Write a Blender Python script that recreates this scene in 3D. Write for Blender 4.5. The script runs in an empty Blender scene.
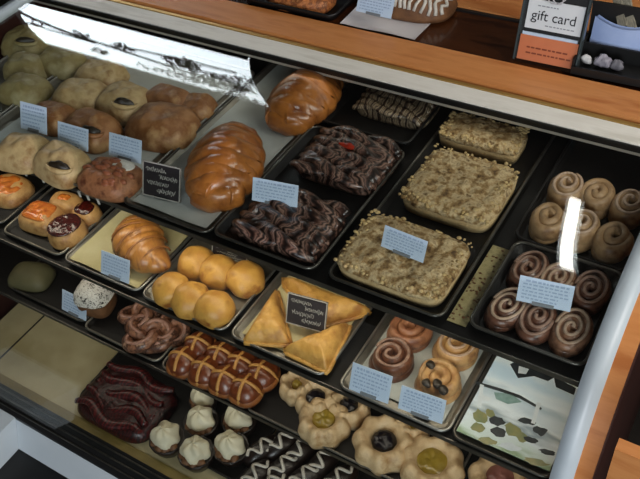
import bpy, math, random
from math import sin, cos, pi, radians, sqrt
from mathutils import Vector, Matrix, noise

S = bpy.context.scene
COL = S.collection
rnd = random.Random(7)

# ------------------------------------------------------------------ camera
CAM = Vector((0.0, 0.0, 1.934))
YAW, PITCH, ROLL, FPX = radians(36.71), radians(44.31), radians(7.81), 804.0
_fw = Vector((-sin(YAW) * cos(PITCH), cos(YAW) * cos(PITCH), -sin(PITCH)))
_rt = Vector((cos(YAW), sin(YAW), 0))
_dn = _fw.cross(_rt)
RT = _rt * cos(ROLL) + _dn * sin(ROLL)
DN = _dn * cos(ROLL) - _rt * sin(ROLL)
cam = bpy.data.cameras.new('camera')
cam.sensor_width = 36.0
cam.lens = FPX / 640 * 36.0
cam.clip_start = 0.02
camo = bpy.data.objects.new('camera', cam)
COL.objects.link(camo)
mw = Matrix(((RT.x, -DN.x, -_fw.x, CAM.x), (RT.y, -DN.y, -_fw.y, CAM.y), (RT.z, -DN.z, -_fw.z, CAM.z), (0, 0, 0, 1)))
camo.matrix_world = mw
S.camera = camo

# ------------------------------------------------------------------ world, lamps, exposure
S.view_settings.view_transform = 'Standard'
S.view_settings.look = 'None'
S.view_settings.gamma = 1
S.view_settings.use_curve_mapping = False
S.view_settings.exposure = 0.0
W = bpy.data.worlds.new('world')
S.world = W
W.use_nodes = True
W.node_tree.nodes['Background'].inputs[0].default_value = (1.0, 0.96, 0.9, 1)
W.node_tree.nodes['Background'].inputs[1].default_value = 0.10


def area(name, loc, target, sx, sy, power, color):
    l = bpy.data.lights.new(name, 'AREA')
    l.shape = 'RECTANGLE'
    l.size, l.size_y, l.energy, l.color = sx, sy, power, color
    o = bpy.data.objects.new(name, l)
    COL.objects.link(o)
    o.location = loc
    d = Vector(target) - Vector(loc)
    o.rotation_euler = d.to_track_quat('-Z', 'Y').to_euler()
    return o


area('added_overhead_fill', (1.1, 0.9, 2.7), (-0.6, 0.95, 0.8), 1.6, 1.4, 62, (1.0, 0.96, 0.9))  # unseen overhead fill, added to brighten the trim and counter
area('shop_front_daylight', (0.95, -2.2, 1.9), (-0.8, 0.7, 0.6), 1.6, 1.6, 75, (0.88, 0.94, 1.0))
area('case_top_fill', (-0.9, 1.19, 0.985), (-0.9, 0.98, 0.7), 1.5, 0.03, 0.12, (1.0, 0.9, 0.74))  # unseen strip of fill light added under the trim
area('upper_shelf_fill', (-0.9, 0.775, 0.872), (-0.9, 0.80, 0.7), 1.5, 0.02, 1.2, (1.0, 0.88, 0.7))  # this and the next two: unseen fills added below the shelf fronts
area('middle_shelf_fill', (-0.9, 0.735, 0.672), (-0.9, 0.74, 0.48), 1.5, 0.02, 0.6, (1.0, 0.88, 0.72))
area('lower_shelf_fill', (-0.9, 0.72, 0.452), (-0.9, 0.70, 0.24), 1.5, 0.02, 0.5, (1.0, 0.9, 0.74))


# ------------------------------------------------------------------ helpers
def ray(px, py):
    return (RT * ((px - 320) / FPX) + DN * ((py - 239.5) / FPX) + _fw)


def at(px, py, z):
    r = ray(px, py)
    return CAM + r * ((z - CAM.z) / r.z)


def atY(px, py, Y):
    r = ray(px, py)
    return CAM + r * ((Y - CAM.y) / r.y)


def lin(c):
    if isinstance(c, str):
        c = c.lstrip('#')
        c = [int(c[i:i + 2], 16) / 255 for i in (0, 2, 4)]
    return tuple(((v / 12.92) if v <= 0.04045 else ((v + 0.055) / 1.055) ** 2.4) for v in c) + (1.0,)


_mats = {}


def mat(name, cols, scale=20, rough=0.55, bump=0.0, bscale=None, metal=0.0, detail=4, kind='noise', dist=0.0,
        spec=0.5, stops=None, coat=0.0, stretch=(1, 1, 1), emit=None):
    if name in _mats:
        return _mats[name]
    m = bpy.data.materials.new(name)
    m.use_nodes = True
    nt = m.node_tree
    b = nt.nodes['Principled BSDF']
    b.inputs['Roughness'].default_value = rough
    b.inputs['Metallic'].default_value = metal
    b.inputs['Specular IOR Level'].default_value = spec
    b.inputs['Coat Weight'].default_value = coat
    b.inputs['Coat Roughness'].default_value = 0.12
    if isinstance(cols, str):
        cols = [cols]
    tc = nt.nodes.new('ShaderNodeTexCoord')
    mp = nt.nodes.new('ShaderNodeMapping')
    mp.inputs['Scale'].default_value = stretch
    nt.links.new(tc.outputs['Object'], mp.inputs['Vector'])
    if kind == 'wave':
        t = nt.nodes.new('ShaderNodeTexWave')
        t.inputs['Distortion'].default_value = dist
        t.inputs['Detail'].default_value = detail
        t.inputs['Detail Scale'].default_value = 1.6
    elif kind == 'voronoi':
        t = nt.nodes.new('ShaderNodeTexVoronoi')
    else:
        t = nt.nodes.new('ShaderNodeTexNoise')
        t.inputs['Detail'].default_value = detail
        t.inputs['Distortion'].default_value = dist
        t.inputs['Roughness'].default_value = 0.6
    t.inputs['Scale'].default_value = scale
    nt.links.new(mp.outputs[0], t.inputs['Vector'])
    fac = t.outputs['Distance'] if kind == 'voronoi' else t.outputs['Fac']
    if len(cols) > 1:
        r = nt.nodes.new('ShaderNodeValToRGB')
        e = r.color_ramp.elements
        n = len(cols)
        lo, hi = (0.32, 0.68) if kind == 'noise' else (0.0, 1.0)
        ps = stops or [lo + (hi - lo) * i / (n - 1) for i in range(n)]
        while len(e) < n:
            e.new(0.5)
        for i in range(n):
            e[i].position = ps[i]
        for i in range(n):
            e[i].color = lin(cols[i])
        nt.links.new(fac, r.inputs[0])
        nt.links.new(r.outputs[0], b.inputs['Base Color'])
    else:
        b.inputs['Base Color'].default_value = lin(cols[0])
    if bump:
        n2 = nt.nodes.new('ShaderNodeTexNoise')
        n2.inputs['Scale'].default_value = bscale or scale * 4
        n2.inputs['Detail'].default_value = 4
        nt.links.new(tc.outputs['Object'], n2.inputs['Vector'])
        bp = nt.nodes.new('ShaderNodeBump')
        bp.inputs['Strength'].default_value = bump
        bp.inputs['Distance'].default_value = 0.004
        nt.links.new(n2.outputs['Fac'], bp.inputs['Height'])
        nt.links.new(bp.outputs[0], b.inputs['Normal'])
    if emit:
        b.inputs['Emission Color'].default_value = lin(cols[0])
        b.inputs['Emission Strength'].default_value = emit
    _mats[name] = m
    return m


class MB:
    """collects vertices and faces and links them as ONE mesh object"""

    def __init__(s):
        s.v, s.f = [], []

    def grid(s, rows, cu=False, cv=False, cap0=False, cap1=False, flip=False):
        base = len(s.v)
        nr, nc = len(rows), len(rows[0])
        for r in rows:
            s.v += [tuple(p) for p in r]
        for i in range(nr if cu else nr - 1):
            for j in range(nc if cv else nc - 1):
                a = base + i * nc + j
                b_ = base + i * nc + (j + 1) % nc
                c = base + ((i + 1) % nr) * nc + (j + 1) % nc
                d = base + ((i + 1) % nr) * nc + j
                s.f.append((a, b_, c, d) if not flip else (d, c, b_, a))
        if cap0:
            q = [base + j for j in range(nc)]
            s.f.append(tuple(q if flip else q[::-1]))
        if cap1:
            q = [base + (nr - 1) * nc + j for j in range(nc)]
            s.f.append(tuple(q[::-1] if flip else q))
        return s

    def box(s, x0, x1, y0, y1, z0, z1):
        b = len(s.v)
        s.v += [(x0, y0, z0), (x1, y0, z0), (x1, y1, z0), (x0, y1, z0), (x0, y0, z1), (x1, y0, z1), (x1, y1, z1), (x0, y1, z1)]
        s.f += [tuple(b + i for i in q) for q in ((3, 2, 1, 0), (4, 5, 6, 7), (0, 1, 5, 4), (1, 2, 6, 5), (2, 3, 7, 6), (3, 0, 4, 7))]
        return s

    def tube(s, path, rad, n=10, aspect=1.0, closed=False):
        path = [Vector(p) for p in path]
        rows = []
        N = len(path)
        prev = None
        for i, p in enumerate(path):
            if closed:
                t = path[(i + 1) % N] - path[i - 1]
            else:
                t = path[min(i + 1, N - 1)] - path[max(i - 1, 0)]
            t.normalize()
            up = Vector((0, 0, 1)) if abs(t.z) < 0.95 else Vector((0, 1, 0))
            a = t.cross(up).normalized()
            b = a.cross(t).normalized()
            r = rad(i / (N - 1)) if callable(rad) else rad
            rows.append([p + a * (r * cos(2 * pi * k / n)) + b * (r * aspect * sin(2 * pi * k / n)) for k in range(n)])
        return s.grid(rows, cu=closed, cv=True, cap0=not closed, cap1=not closed, flip=True)

    def prism(s, poly, axis, a0, a1):
        """poly of (y,z) extruded along x (axis 0), (x,y) along z (axis 2)"""
        b = len(s.v)
        n = len(poly)
        for a in (a0, a1):
            for p in poly:
                s.v.append((a, p[0], p[1]) if axis == 0 else (p[0], p[1], a) if axis == 2 else (p[0], a, p[1]))
        s.f.append(tuple(b + i for i in range(n))[::-1])
        s.f.append(tuple(b + n + i for i in range(n)))
        for i in range(n):
            j = (i + 1) % n
            s.f.append((b + i, b + j, b + n + j, b + n + i))
        return s

    def disc(s, outline, prof, disp=None, nr=14, nt=48, cx=0, cy=0, z0=0.0, side=0.0):
        """domed cake: polar height field with a skirt down to z0 and a flat base"""
        rows = []
        for i in range(nr + 1):
            rho = max(i / nr, 0.001)
            row = []
            for j in range(nt):
                th = 2 * pi * j / nt
                ox, oy = outline(th)
                x, y = ox * rho, oy * rho
                z = side + prof(rho)
                if disp:
                    z += disp(x, y, rho, th) * (1 - rho ** 6 * 0.7)
                row.append((cx + x, cy + y, z0 + max(z, 0.001)))
            rows.append(row)
        last = rows[-1]
        rows.append([(cx + (p[0] - cx) * 0.97, cy + (p[1] - cy) * 0.97, z0) for p in last])
        return s.grid(rows, cv=True, cap0=True, cap1=True, flip=False)

    def blob(s, a, b, c, flat=0.5, amp=0.0, fr=20, seed=0, cx=0, cy=0, cz=0, nu=28, nv=16, e=1.0, fn=None):
        rows = []
        for i in range(nv + 1):
            ph = -pi / 2 + pi * i / nv
            ph = max(min(ph, pi / 2 - 0.01), -pi / 2 + 0.01)
            row = []
            for j in range(nu):
                th = 2 * pi * j / nu
                cp = cos(ph)
                ct, st = cos(th), sin(th)
                x = cp * math.copysign(abs(ct) ** e, ct)
                y = cp * math.copysign(abs(st) ** e, st)
                z = sin(ph)
                k = 1 + (amp * noise.noise(Vector((x * fr * a + seed, y * fr * b, z * fr * c))) if amp else 0)
                if fn:
                    k *= fn(x, y, z, th)
                p = [a * x * k, b * y * k, c * z * k]
                p[2] = max(p[2], -c * flat)
                row.append((cx + p[0], cy + p[1], cz + p[2] + c * flat))
            rows.append(row)
        return s.grid(rows, cv=True, cap0=True, cap1=True)

    def obj(s, name, material, parent=None, smooth=True, loc=None, rz=0.0):
        me = bpy.data.meshes.new(name)
        me.from_pydata([tuple(p) for p in s.v], [], s.f)
        me.update()
        if smooth:
            for p in me.polygons:
                p.use_smooth = len(p.vertices) < 6
        me.materials.append(material)
        o = bpy.data.objects.new(name, me)
        COL.objects.link(o)
        if parent:
            o.parent = parent
        if loc is not None:
            o.location = loc
        o.rotation_euler.z = rz
        return o


def tag(o, label, cat, group=None, kind=None):
    if kind:
        o['kind'] = kind
    if label:
        o['label'] = label
    if cat:
        o['category'] = cat
    if group:
        o['group'] = group
    return o


def thing(name, label, cat, loc=(0, 0, 0), rz=0.0, group=None):
    o = bpy.data.objects.new(name, None)
    o.empty_display_size = 0.02
    COL.objects.link(o)
    o.location = loc
    o.rotation_euler.z = rz
    return tag(o, label, cat, group)


def copy_tree(o, parent=None):
    c = o.copy()
    COL.objects.link(c)
    if parent:
        c.parent = parent
    for ch in o.children:
        copy_tree(ch, c)
    return c


def nz(x, y, z=0.0, f=1.0):
    return noise.noise(Vector((x * f, y * f, z * f)))


def ell(a, b, e=1.0):
    def f(t):
        c, s = cos(t), sin(t)
        return (a * math.copysign(abs(c) ** e, c), b * math.copysign(abs(s) ** e, s))
    return f


def dome(h, p=2.5, q=0.6):
    return lambda r: h * max(0.0, 1 - r ** p) ** q


def rring(x0, x1, y0, y1, r, z, n=6):
    out = []
    for cx, cy, a0 in ((x1 - r, y1 - r, 0), (x0 + r, y1 - r, 90), (x0 + r, y0 + r, 180), (x1 - r, y0 + r, 270)):
        for k in range(n + 1):
            a = radians(a0 + 90 * k / n)
            out.append((cx + r * cos(a), cy + r * sin(a), z))
    return out


# ------------------------------------------------------------------ materials
M_ = {}
M_['blackpan'] = mat('black_pan', ['#080707', '#100f0f'], 30, 0.45, spec=0.35)
M_['alu'] = mat('aluminium', ['#8b8a86', '#a3a29c'], 8, 0.38, metal=0.85)
M_['trim'] = mat('satin_trim', ['#d2ccc0', '#dcd7cc', '#c8c2b5'], 6, 0.4, stretch=(1, 8, 8))
M_['framew'] = mat('pale_frame', ['#aeb9c0', '#c0cad0'], 6, 0.35)
M_['panalu'] = mat('pan_aluminium', ['#77746a', '#98948a'], 12, 0.4, metal=0.8)
M_['darkrim'] = mat('dark_steel', ['#4d4b46', '#6d6a64'], 14, 0.35, metal=0.8)
M_['black'] = mat('black_plastic', ['#070707', '#0f0e0e'], 20, 0.5)
M_['shelf'] = mat('shelf_dark', ['#070706', '#0f0d0c'], 10, 0.5, spec=0.3)
M_['woodorange'] = mat('orange_wood', ['#c27a40', '#cf8a50', '#b56c36'], 5, 0.42, stretch=(1, 6, 6), coat=0.2, detail=6)
M_['woodbrown'] = mat('brown_wood', ['#2c1509', '#4a2712', '#361a0c'], 6, 0.22, stretch=(1, 7, 7), coat=0.4)
M_['maroon'] = mat('dark_maroon', ['#2a0f0b', '#3a1710'], 6, 0.5)  # on the right end panel's outer side this tone is painted shade
M_['parch'] = mat('pale_parchment', ['#a9aeaa', '#bcc0bb'], 9, 0.6, bump=0.15, bscale=40)
M_['parchy'] = mat('cream_parchment', ['#c2b888', '#d3cba0'], 9, 0.6, bump=0.15, bscale=40)
M_['deck'] = mat('beige_liner', ['#a99a72', '#b5a780', '#9c8d63'], 4, 0.5)
M_['card'] = mat('card_white', ['#b9cbe0', '#c6d5e6'], 10, 0.5)
M_['ink'] = mat('card_print', '#9aacc6', rough=0.7)
M_['chalk'] = mat('chalk_print', '#98968f', rough=0.8)
M_['slate'] = mat('slate_black', ['#141013', '#211a1d'], 25, 0.55)
M_['holder'] = mat('clear_grey_plastic', '#767b80', rough=0.2)
M_['white'] = mat('white_enamel', ['#c3ccd2', '#cfd6da'], 4, 0.4)
M_['gold'] = mat('gold_bun', ['#b8823a', '#cb9a48', '#8f5420'], 24, 0.42, bump=0.2, bscale=160)
M_['gold2'] = mat('gold_turnover', ['#b9863a', '#cf9f52', '#a06a2b'], 22, 0.45, bump=0.25, bscale=150)
M_['pie'] = mat('pale_crust', ['#a8895a', '#c2a878', '#8d6638'], 22, 0.5, bump=0.15, bscale=120)
M_['pie2'] = mat('browned_crust', ['#a4754a', '#86552c', '#b99162'], 22, 0.5, bump=0.15, bscale=120)
M_['pie3'] = mat('greenish_crust', ['#a09468', '#8a7a4c', '#b0a67c'], 14, 0.55, bump=0.15, bscale=120)
M_['fill'] = mat('dark_filling', ['#1a120a', '#2b2113'], 60, 0.4)
M_['challah'] = mat('glazed_braid', ['#8a4f22', '#a9692f', '#6c3714'], 16, 0.3, bump=0.12, bscale=90, coat=0.25)
M_['croissant'] = mat('baked_croissant', ['#97602c', '#ad7636', '#7b4a20'], 20, 0.36, bump=0.2, bscale=120, coat=0.15, stretch=(1, 4, 1))
M_['babka'] = mat('chocolate_babka', ['#140c0a', '#3a251d', '#75564a', '#1e120e', '#8f6f60', '#140b09'], 11, 0.33, bump=0.5, bscale=90, kind='wave', dist=9, detail=3, coat=0.3, stretch=(0.6, 1.3, 1))
M_['babka2'] = mat('striped_babka', ['#1a0f0a', '#5e4a3a', '#a49379', '#2a1a12', '#8a7860'], 15, 0.4, bump=0.4, bscale=90, kind='wave', dist=7, detail=3, stretch=(1.2, .6, 1))
M_['cherry'] = mat('red_filling', ['#a3301c', '#7a1d12'], 60, 0.25)
M_['crumb'] = mat('crumb_topping', ['#50371c', '#957548', '#c8b086', '#6a4e2b'], 55, 0.8, bump=0.9, bscale=170, detail=8)
M_['crumbs'] = mat('loose_crumbs', ['#a0824f', '#c4aa78', '#6f5229'], 40, 0.8)
M_['cake'] = mat('pale_cake', ['#a98c5e', '#bfa67a'], 50, 0.7, bump=0.4)
M_['cinn'] = mat('cinnamon_dough', ['#6e4a36', '#8f6850', '#4a2c1f'], 45, 0.4, bump=0.2, coat=0.2)
M_['cinnd'] = mat('dark_cinnamon_dough', ['#4a2e25', '#6a4636', '#301b15'], 45, 0.32, bump=0.2, coat=0.3)
M_['paleroll'] = mat('pale_roll_dough', ['#8a6a48', '#a78761', '#6d4a2c'], 30, 0.45, bump=0.2)
M_['glaze'] = mat('sugar_glaze', ['#bda38c', '#9c7f68'], 60, 0.3)
M_['glazed'] = mat('brown_glaze', ['#a08270', '#7a5a4a'], 60, 0.3)
M_['snail'] = mat('snail_dough', ['#a17448', '#b8925f', '#7c5232'], 30, 0.4, bump=0.2)
M_['snaild'] = mat('chocolate_snail', ['#4a2a1c', '#6a4028', '#2d1710'], 40, 0.35, bump=0.2)
M_['danish'] = mat('danish_dough', ['#a87a45', '#bd935a', '#895826'], 25, 0.45, bump=0.2)
M_['orange'] = mat('apricot_topping', ['#b4571d', '#c9752c', '#8f3a12'], 30, 0.25, coat=0.4)
M_['berry'] = mat('berry_topping', ['#260a08', '#46130d', '#150605'], 50, 0.22, coat=0.4, bump=0.4, bscale=150)
M_['sugar'] = mat('powdered_sugar', ['#c9c4b8', '#dcd8cf'], 60, 0.85)
M_['brown'] = mat('brown_cake', ['#5c3a20', '#7a5230'], 50, 0.6, bump=0.3)
M_['choc'] = mat('dark_chocolate', ['#120a08', '#20120d'], 30, 0.35, coat=0.2)
M_['twist'] = mat('cocoa_twist', ['#6b3f2a', '#9a6b50', '#3d1e13', '#b08a70'], 40, 0.38, bump=0.2, coat=0.2)
M_['cross'] = mat('bun_crust', ['#582610', '#743818', '#3a150a'], 22, 0.32, bump=0.15, coat=0.3)
M_['crossl'] = mat('bun_cross', ['#b67c3c', '#c99550'], 40, 0.5)
M_['crossd'] = mat('bun_side', ['#aa6a35', '#7d4620'], 30, 0.45)
M_['flower'] = mat('thumbprint_dough', ['#bf9f72', '#d0b48a', '#9c7646'], 25, 0.5, bump=0.2)
M_['blue'] = mat('blueberry_filling', ['#0b0a0f', '#17121a'], 60, 0.25, coat=0.3, bump=0.4, bscale=200)
M_['lemon'] = mat('lemon_filling', ['#8c7426', '#a58c38'], 30, 0.25, coat=0.4)
M_['red'] = mat('red_velvet', ['#100404', '#330a0b', '#4f1213', '#0c0303'], 18, 0.35, bump=0.5, bscale=90, kind='wave', dist=8, detail=3)
M_['cream'] = mat('whipped_cream', ['#cfc6a9', '#ddd6bd'], 20, 0.5)
M_['icing'] = mat('white_icing', ['#b9b2a6', '#c9c3b8'], 60, 0.4)
M_['metalwhite'] = mat('light_strip', '#d8d6ce', rough=0.4)


def glass_mat():
    m = bpy.data.materials.new('clear_glass')
    m.use_nodes = True
    nt = m.node_tree
    nt.nodes.clear()
    out = nt.nodes.new('ShaderNodeOutputMaterial')
    mix = nt.nodes.new('ShaderNodeMixShader')
    tr = nt.nodes.new('ShaderNodeBsdfTransparent')
    tr.inputs[0].default_value = (0.965, 0.98, 0.97, 1)
    gl = nt.nodes.new('ShaderNodeBsdfGlossy')
    gl.inputs['Roughness'].default_value = 0.0
    lw = nt.nodes.new('ShaderNodeLayerWeight')
    lw.inputs['Blend'].default_value = 0.5
    pw = nt.nodes.new('ShaderNodeMath')
    pw.operation = 'POWER'
    pw.inputs[1].default_value = 5
    ma = nt.nodes.new('ShaderNodeMath')
    ma.operation = 'MULTIPLY_ADD'
    ma.inputs[1].default_value = 0.95
    ma.inputs[2].default_value = 0.045
    nt.links.new(lw.outputs['Facing'], pw.inputs[0])
    nt.links.new(pw.outputs[0], ma.inputs[0])
    nt.links.new(ma.outputs[0], mix.inputs[0])
    nt.links.new(tr.outputs[0], mix.inputs[1])
    nt.links.new(gl.outputs[0], mix.inputs[2])
    nt.links.new(mix.outputs[0], out.inputs[0])
    return m


M_['glass'] = glass_mat()


def emit_mat(name, color, strength):
    m = bpy.data.materials.new(name)
    m.use_nodes = True
    nt = m.node_tree
    nt.nodes.clear()
    out = nt.nodes.new('ShaderNodeOutputMaterial')
    e = nt.nodes.new('ShaderNodeEmission')
    e.inputs[0].default_value = color
    e.inputs[1].default_value = strength
    nt.links.new(e.outputs[0], out.inputs[0])
    return m


# ------------------------------------------------------------------ setting
tag(MB().box(-7, 3, -4, 3.2, -0.05, 0).obj('floor', mat('floor_dark', ['#1d1a17', '#2b2621'], 3, 0.5), smooth=False), 'dark shop floor', None, kind='structure')
# back wall with the transom window that the top glass mirrors
WY = 2.62
WX0, WX1, WZ0, WZ1 = -3.98, -2.26, 2.20, 2.70
wallm = mat('wall_paint', ['#1f1a17', '#27211d'], 3, 0.8)
wb = MB().box(-7, WX0, WY, WY + .03, 0, 2.78).box(WX1, 3, WY, WY + .03, 0, 2.78).box(WX0, WX1, WY, WY + .03, 0, WZ0).box(WX0, WX1, WY, WY + .03, WZ1, 2.78)
tag(wb.obj('wall_back', wallm, smooth=False), 'brown back wall behind the counter', None, kind='structure')
tag(MB().box(-7, 3, -4, WY + .03, 2.78, 2.84).obj('ceiling', mat('ceiling_paint', ['#2e2924', '#37312b'], 3, 0.8), smooth=False), 'dim ceiling', None, kind='structure')
w1 = MB().box(WX0 - .9, WX1 + .3, WY + .36, WY + .37, WZ0 - .1, WZ1 + .6).obj('window_1', emit_mat('window_sky', (0.86, 0.94, 1.0, 1), 10.0), smooth=False)
tag(w1, 'bright transom window', None, kind='structure')
fr = MB()
for zz in (WZ0, WZ1 - .012):
    fr.box(WX0, WX1, WY - .01, WY + .05, zz, zz + .012)
fr.obj('window_frame', M_['black'], w1, smooth=False)
# tree outside the transom window
tree = thing('tree', 'dark leafy branches outside the bright transom window', 'tree', (-3.4, 2.80, 2.3))
bark = mat('bark', ['#15130f', '#241f19'], 20, .8)
leafm = mat('leaves', ['#1c231c', '#2a3328'], 30, .7)
T0 = Vector((-3.4, 2.80, 2.3))
for pts, r in (([(-4.4, 2.80, 2.40), (-3.87, 2.80, 2.515), (-3.5, 2.80, 2.555), (-3.1, 2.80, 2.60), (-2.5, 2.80, 2.66)], .012),
               ([(-4.3, 2.79, 2.52), (-4.0, 2.79, 2.545), (-3.6, 2.79, 2.555)], .008),
               ([(-3.5, 2.8, 2.555), (-3.3, 2.79, 2.50), (-2.9, 2.78, 2.46), (-2.5, 2.78, 2.45)], .007),
               ([(-3.1, 2.8, 2.6), (-2.9, 2.78, 2.54), (-2.6, 2.78, 2.52)], .007)):
    MB().tube([Vector(p) - T0 for p in pts], r, 6).obj('branch', bark, tree)
lr = random.Random(3)
lv = MB()
for cx, cz, w, h, n in ((-3.72, 2.50, .07, .03, 40), (-3.62, 2.66, .07, .035, 40), (-3.35, 2.50, .09, .03, 30), (-3.25, 2.70, .10, .035, 36), (-2.9, 2.50, .14, .05, 110), (-3.0, 2.70, .18, .06, 110), (-2.72, 2.64, .20, .10, 230), (-2.5, 2.56, .14, .09, 130), (-2.6, 2.80, .18, .06, 110), (-4.1, 2.50, .06, .03, 20)):
    for k in range(n):
        a, r = lr.uniform(0, 2 * pi), sqrt(lr.random())
        lv.blob(lr.uniform(.010, .022), .005, lr.uniform(.004, .009), .9, cx=cx + w * r * cos(a) - T0.x, cy=lr.uniform(-.04, .02), cz=cz + h * r * sin(a) - T0.z, nu=7, nv=5)
tag(lv.obj('leaves', leafm, tree), None, None, kind='stuff')
# fluorescent ceiling lamp mirrored as a white streak in the glass
lamp = thing('ceiling_lamp', 'narrow fluorescent lamp under the ceiling behind the counter', 'lamp', (-.545, 2.07, 2.70))
la = math.atan2(.14, 1.0)
lamp.rotation_euler.z = la
MB().box(-.04, .04, -.55, .55, .03, .08).obj('housing', M_['white'], lamp, False)
MB().tube([(0, -.52 + 1.04 * k / 6, .005) for k in range(7)], .026, 12).obj('tube', emit_mat('lamp_glow', (1.0, .98, .93, 1), 16.0), lamp)

# ------------------------------------------------------------------ display case
Z1, Z2, Z3, Z4 = 0.90, 0.70, 0.475, 0.24
XL, XR = -1.705, -0.117
case = thing('display_case', 'curved glass bakery display case with three dark shelves and a beige deck', 'display case', (-0.9, 1.0, 0))


def cpart(mb, name, m, smooth=False, par=None):
    o = mb.obj(name, m, None, smooth)
    o.parent = par or case
    if not par:
        o.matrix_parent_inverse = Matrix.Translation((0.9, -1.0, 0))
    return o


PROF = [(1.215, 1.0), (1.0, .994), (.84, .966), (.735, .892), (.668, .77), (.625, .6), (.572, .4), (.522, .225)]


def catmull(P, n=8):
    out = []
    P = [(2 * P[0][0] - P[1][0], 2 * P[0][1] - P[1][1])] + P + [(2 * P[-1][0] - P[-2][0], 2 * P[-1][1] - P[-2][1])]
    for i in range(1, len(P) - 2):
        for k in range(n):
            t = k / n
            out.append(tuple(0.5 * (2 * P[i][a] + (P[i + 1][a] - P[i - 1][a]) * t + (2 * P[i - 1][a] - 5 * P[i][a] + 4 * P[i + 1][a] - P[i + 2][a]) * t * t
                                    + (3 * P[i][a] - P[i - 1][a] - 3 * P[i + 1][a] + P[i + 2][a]) * t ** 3) for a in (0, 1)))
    out.append(P[-2])
    return out


GP = catmull(PROF, 10)


def offset(prof, d):
    o = []
    for i, p in enumerate(prof):
        a, b = prof[max(i - 1, 0)], prof[min(i + 1, len(prof) - 1)]
        ty, tz = b[0] - a[0], b[1] - a[1]
        L = sqrt(ty * ty + tz * tz)
        o.append((p[0] + tz / L * d, p[1] - ty / L * d))
    return o


def strip(x0, x1, d0, d1):
    a, b = offset(GP, d0), offset(GP, d1)
    rows = [[(x, p[0], p[1]) for p in a] + [(x, p[0], p[1]) for p in b[::-1]] for x in (x0, x1)]
    return MB().grid(rows, cv=True, cap0=True, cap1=True, flip=False)


gm = MB()
ga, gb = offset(GP, 0), offset(GP, .005)
gm.grid([[(x, p[0], p[1]) for p in ga] for x in (XL, XR)])
gm.grid([[(x, p[0], p[1]) for p in gb] for x in (XL, XR)], flip=True)
gl = cpart(gm, 'front_glass', M_['glass'], True)
cpart(strip(XR, -.0835, -.006, .012), 'end_frame', M_['framew'], True)
cpart(strip(XL - .03, XL, -.006, .012), 'end_frame', M_['framew'], True)
# wooden end panel, shade of its outer side painted as a dark maroon layer
poly = offset(GP, .010) + [(.50, .10), (.50, .0), (1.45, .0), (1.45, 1.0)]
cpart(MB().prism(poly, 0, -.0835, -.059), 'end_panel', M_['woodorange'])
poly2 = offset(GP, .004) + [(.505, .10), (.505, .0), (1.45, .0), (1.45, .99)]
cpart(MB().prism(poly2, 0, -.059, -.056), 'shaded_side', M_['maroon'])
poly3 = offset(GP, -.008) + [(.54, .10), (.54, .0), (1.45, .0), (1.45, .99)]
cpart(MB().prism(poly3, 0, XL - .05, XL - .03), 'end_panel', M_['maroon'])
cpart(MB().box(XL, XR, 1.42, 1.44, .05, .995), 'back_panel', M_['shelf'])
for z, yf in ((Z1, .757), (Z2, .691), (Z3, .6765)):
    sh = cpart(MB().box(XL + .002, XR - .002, yf, 1.419, z - .012, z - .001), 'shelf', M_['shelf'])
    cpart(MB().box(XL + .004, XR - .004, yf - .002, yf, z - .009, z + .002), 'shelf_rail', M_['darkrim'], par=sh).matrix_parent_inverse = Matrix.Identity(4)
    for ch in sh.children:
        ch.matrix_parent_inverse = Matrix.Identity(4)
cpart(MB().box(XL, XR, .548, 1.419, Z4 - .02, Z4 - .001), 'deck', M_['deck'])
cpart(MB().box(XL, XR, .5485, .572, Z4 - .001, Z4 + .0008), 'deck_lip', mat('olive_lip', ['#6b5a2a', '#85723a'], 8, .5))
cpart(MB().box(-1.600, -1.596, .55, .9, Z4 - .0015, Z4 + .001), 'deck_seam', M_['black'])
cpart(MB().prism([(.549, .242), (.549, .215), (.50, .185), (.502, .205)], 0, XL, XR), 'bottom_rail', M_['black'])
rl = MB()
for k in range(3):
    t = .2 + k * .3
    rl.tube([(XL, .549 - .046 * t, .2445 - .036 * t), (XR, .549 - .046 * t, .2445 - .036 * t)], .0022, 6)
cpart(rl, 'rail_groove', M_['darkrim'], True)
cpart(MB().prism([(.504, .202), (.465, .10), (.54, .10), (.54, .19)], 0, -1.445, XR), 'kick_panel', M_['white'])
cpart(MB().box(-1.75, XR, .30, .56, .0, .098), 'plinth', M_['black'])
cpart(MB().box(-1.75, -1.446, .30, .53, .099, .202), 'side_block', M_['white'])
# aluminium top trim with golden bead
cpart(MB().prism([(1.210, .994), (1.210, 1.006), (1.250, 1.012), (1.250, .975), (1.22, .975)], 0, XL - .03, -.05), 'top_trim', M_['trim'])
cpart(MB().box(XL - .03, -.05, 1.206, 1.2098, .992, 1.004), 'trim_gasket', M_['black'])

# ------------------------------------------------------------------ counter on top
cnt = thing('countertop', 'orange wooden countertop with a dark glossy brown panel along the case top', 'countertop', (0, 0, 0))
MB().box(-1.9, .6, 1.2505, 1.259, .99, 1.0145).obj('brass_bead', mat('brass_bead', ['#a98648', '#b89556'], 9, .35, metal=.6), cnt, False)
MB().box(-1.9, .6, 1.2595, 1.2645, .985, 1.006).obj('groove', M_['black'], cnt, False)
MB().box(-1.9, .6, 1.265, 1.350, .985, 1.02).obj('edge_board', M_['woodorange'], cnt, False)
MB().box(-1.9, .6, 1.350, 1.512, .985, 1.012).obj('panel', M_['woodbrown'], cnt, False)
MB().box(-1.9, .6, 1.512, 1.522, .985, 1.016).obj('groove', M_['black'], cnt, False)
MB().box(-1.9, .6, 1.522, 2.0, .985, 1.02).obj('back_board', M_['woodorange'], cnt, False)

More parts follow.
